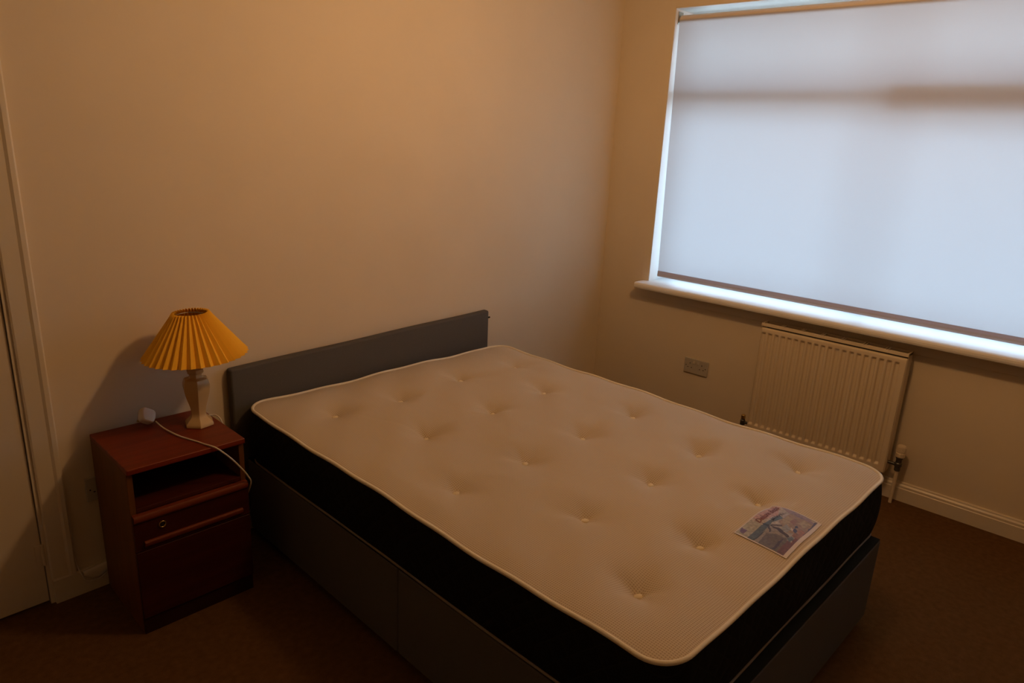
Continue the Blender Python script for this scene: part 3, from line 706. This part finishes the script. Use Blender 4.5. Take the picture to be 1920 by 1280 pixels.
for k in range(1, 7):
    yy = RY0+(RY1-RY0)*k/7-oy
    for d in (-.006, .006): box(tg, -.0985, -.034, yy+d-.002, yy+d+.002, RZ1-.006, RZ1)
box(tg, -.0672, -.0660, RY1+.004-oy, RY0-.004-oy, RZ1-.012, RZ1-.004)
obj('top_grille', tg, M['rad'], rad, bevel=.0008)
# wall brackets
for yy in (RY0-.12, RY1+.09): obj('wall_bracket', B(-.0345, -.001, yy-oy, yy+.03-oy, .30, .64), M['radin'], rad)
# thermostatic valve (right) and lockshield (left)
vy = -1.812; vx = -.066
tv = bmesh.new()
lathe(tv, [(.012, .166), (.0135, .170), (.0135, .186), (.0165, .189), (.0165, .205), (.013, .209), (.013, .226), (.016, .229), (.016, .236)], 24, (vx, vy-oy, 0))
lathe(tv, [(.0075, RY1+.004-oy), (.0075, vy+.012-oy), (.012, vy+.012-oy), (.012, vy+.005-oy)][::1], 16, (vx, 0, .196), axis='y')
val = obj('valve_body', tv, M['chrome'], rad, smooth=False, bevel=.0008); val['label'] = 'tarnished metal valve body'
th = bmesh.new(); lathe(th, [(.0185, .2365), (.0205, .240), (.0205, .2575), (.0190, .259), (.0190, .262), (.0198, .263), (.0185, .288), (.0165, .293), (.001, .2935)], 28, (vx, vy-oy, 0))
for k in range(20):
    a = 2*PI*k/20; box(th, vx+.0192*math.cos(a)-.0012, vx+.0192*math.cos(a)+.0012, vy-oy+.0192*math.sin(a)-.0012, vy-oy+.0192*math.sin(a)+.0012, .2645, .287)
obj('thermostat_head', th, M['rad'], val, smooth=False)['label'] = 'white ribbed thermostat head'
pp = bmesh.new(); lathe(pp, [(.0078, .0), (.0078, .166)], 18, (vx, vy-oy, 0)); obj('supply_pipe', pp, M['rad'], rad, smooth=False)
lv = bmesh.new(); ly = -1.044
lathe(lv, [(.012, .150), (.013, .153), (.013, .176), (.010, .179), (.010, .186)], 20, (vx, ly-oy, 0)); lathe(lv, [(.0075, RY0-.004-oy), (.0075, ly-.012-oy)], 16, (vx, 0, .166), axis='y')
lo_ = obj('lockshield_valve', lv, M['chrome'], rad, bevel=.0008)
lc = bmesh.new(); lathe(lc, [(.0105, .1865), (.0115, .189), (.0110, .205), (.009, .208), (.001, .2085)], 18, (vx, ly-oy, 0)); obj('valve_cap', lc, M['brass'], lo_)
pp = bmesh.new(); lathe(pp, [(.0078, .0), (.0078, .150)], 18, (vx, ly-oy, 0)); obj('supply_pipe', pp, M['rad'], rad)

# ------------------------------------------------------------------ unseen pendant added round the ceiling bulb
pd = empty('pendant_lamp', (-1.64, -1.64, H), 'unseen pendant lamp with an added dish that dims the light on the bed', 'pendant lamp')
bm = bmesh.new(); lathe(bm, [(.045, -.0005), (.045, -.010), (.030, -.026), (.006, -.032)], 24); obj('ceiling_rose', bm, M['plast'], pd, bevel=.001)
bm = bmesh.new(); lathe(bm, [(.003, -.03), (.003, -.14)], 10); obj('pendant_flex', bm, M['cord'], pd)
bm = bmesh.new(); lathe(bm, [(.012, -.135), (.018, -.145), (.018, -.185), (.014, -.190)], 20); obj('bulb_holder', bm, M['plast'], pd, bevel=.001)
tg_ = bpy.data.materials.new('dimming_dish_tint'); tg_.use_nodes = True; nt = tg_.node_tree
nt.nodes.remove(nt.nodes['Principled BSDF']); tr = nt.nodes.new('ShaderNodeBsdfTransparent'); tr.inputs['Color'].default_value = (.50, .50, .50, 1)
nt.links.new(tr.outputs[0], nt.nodes['Material Output'].inputs[0])
bm = bmesh.new(); lathe(bm, [(.118, -.394), (.121, -.394), (.095, -.411), (.04, -.421), (.001, -.422), (.001, -.419), (.04, -.418), (.093, -.409), (.118, -.394)], 40, cap=False)  # dish added to weaken the bulb's light on the foot of the bed
obj('dimming_dish', bm, tg_, pd, smooth=True)
for q in range(3):
    a = q*2*PI/3; bm = bmesh.new(); tube(bm, [(.017*math.cos(a), .017*math.sin(a), -.15), (.119*math.cos(a), .119*math.sin(a), -.394)], .0012, 6); obj('wire_stay', bm, M['brass'], pd)
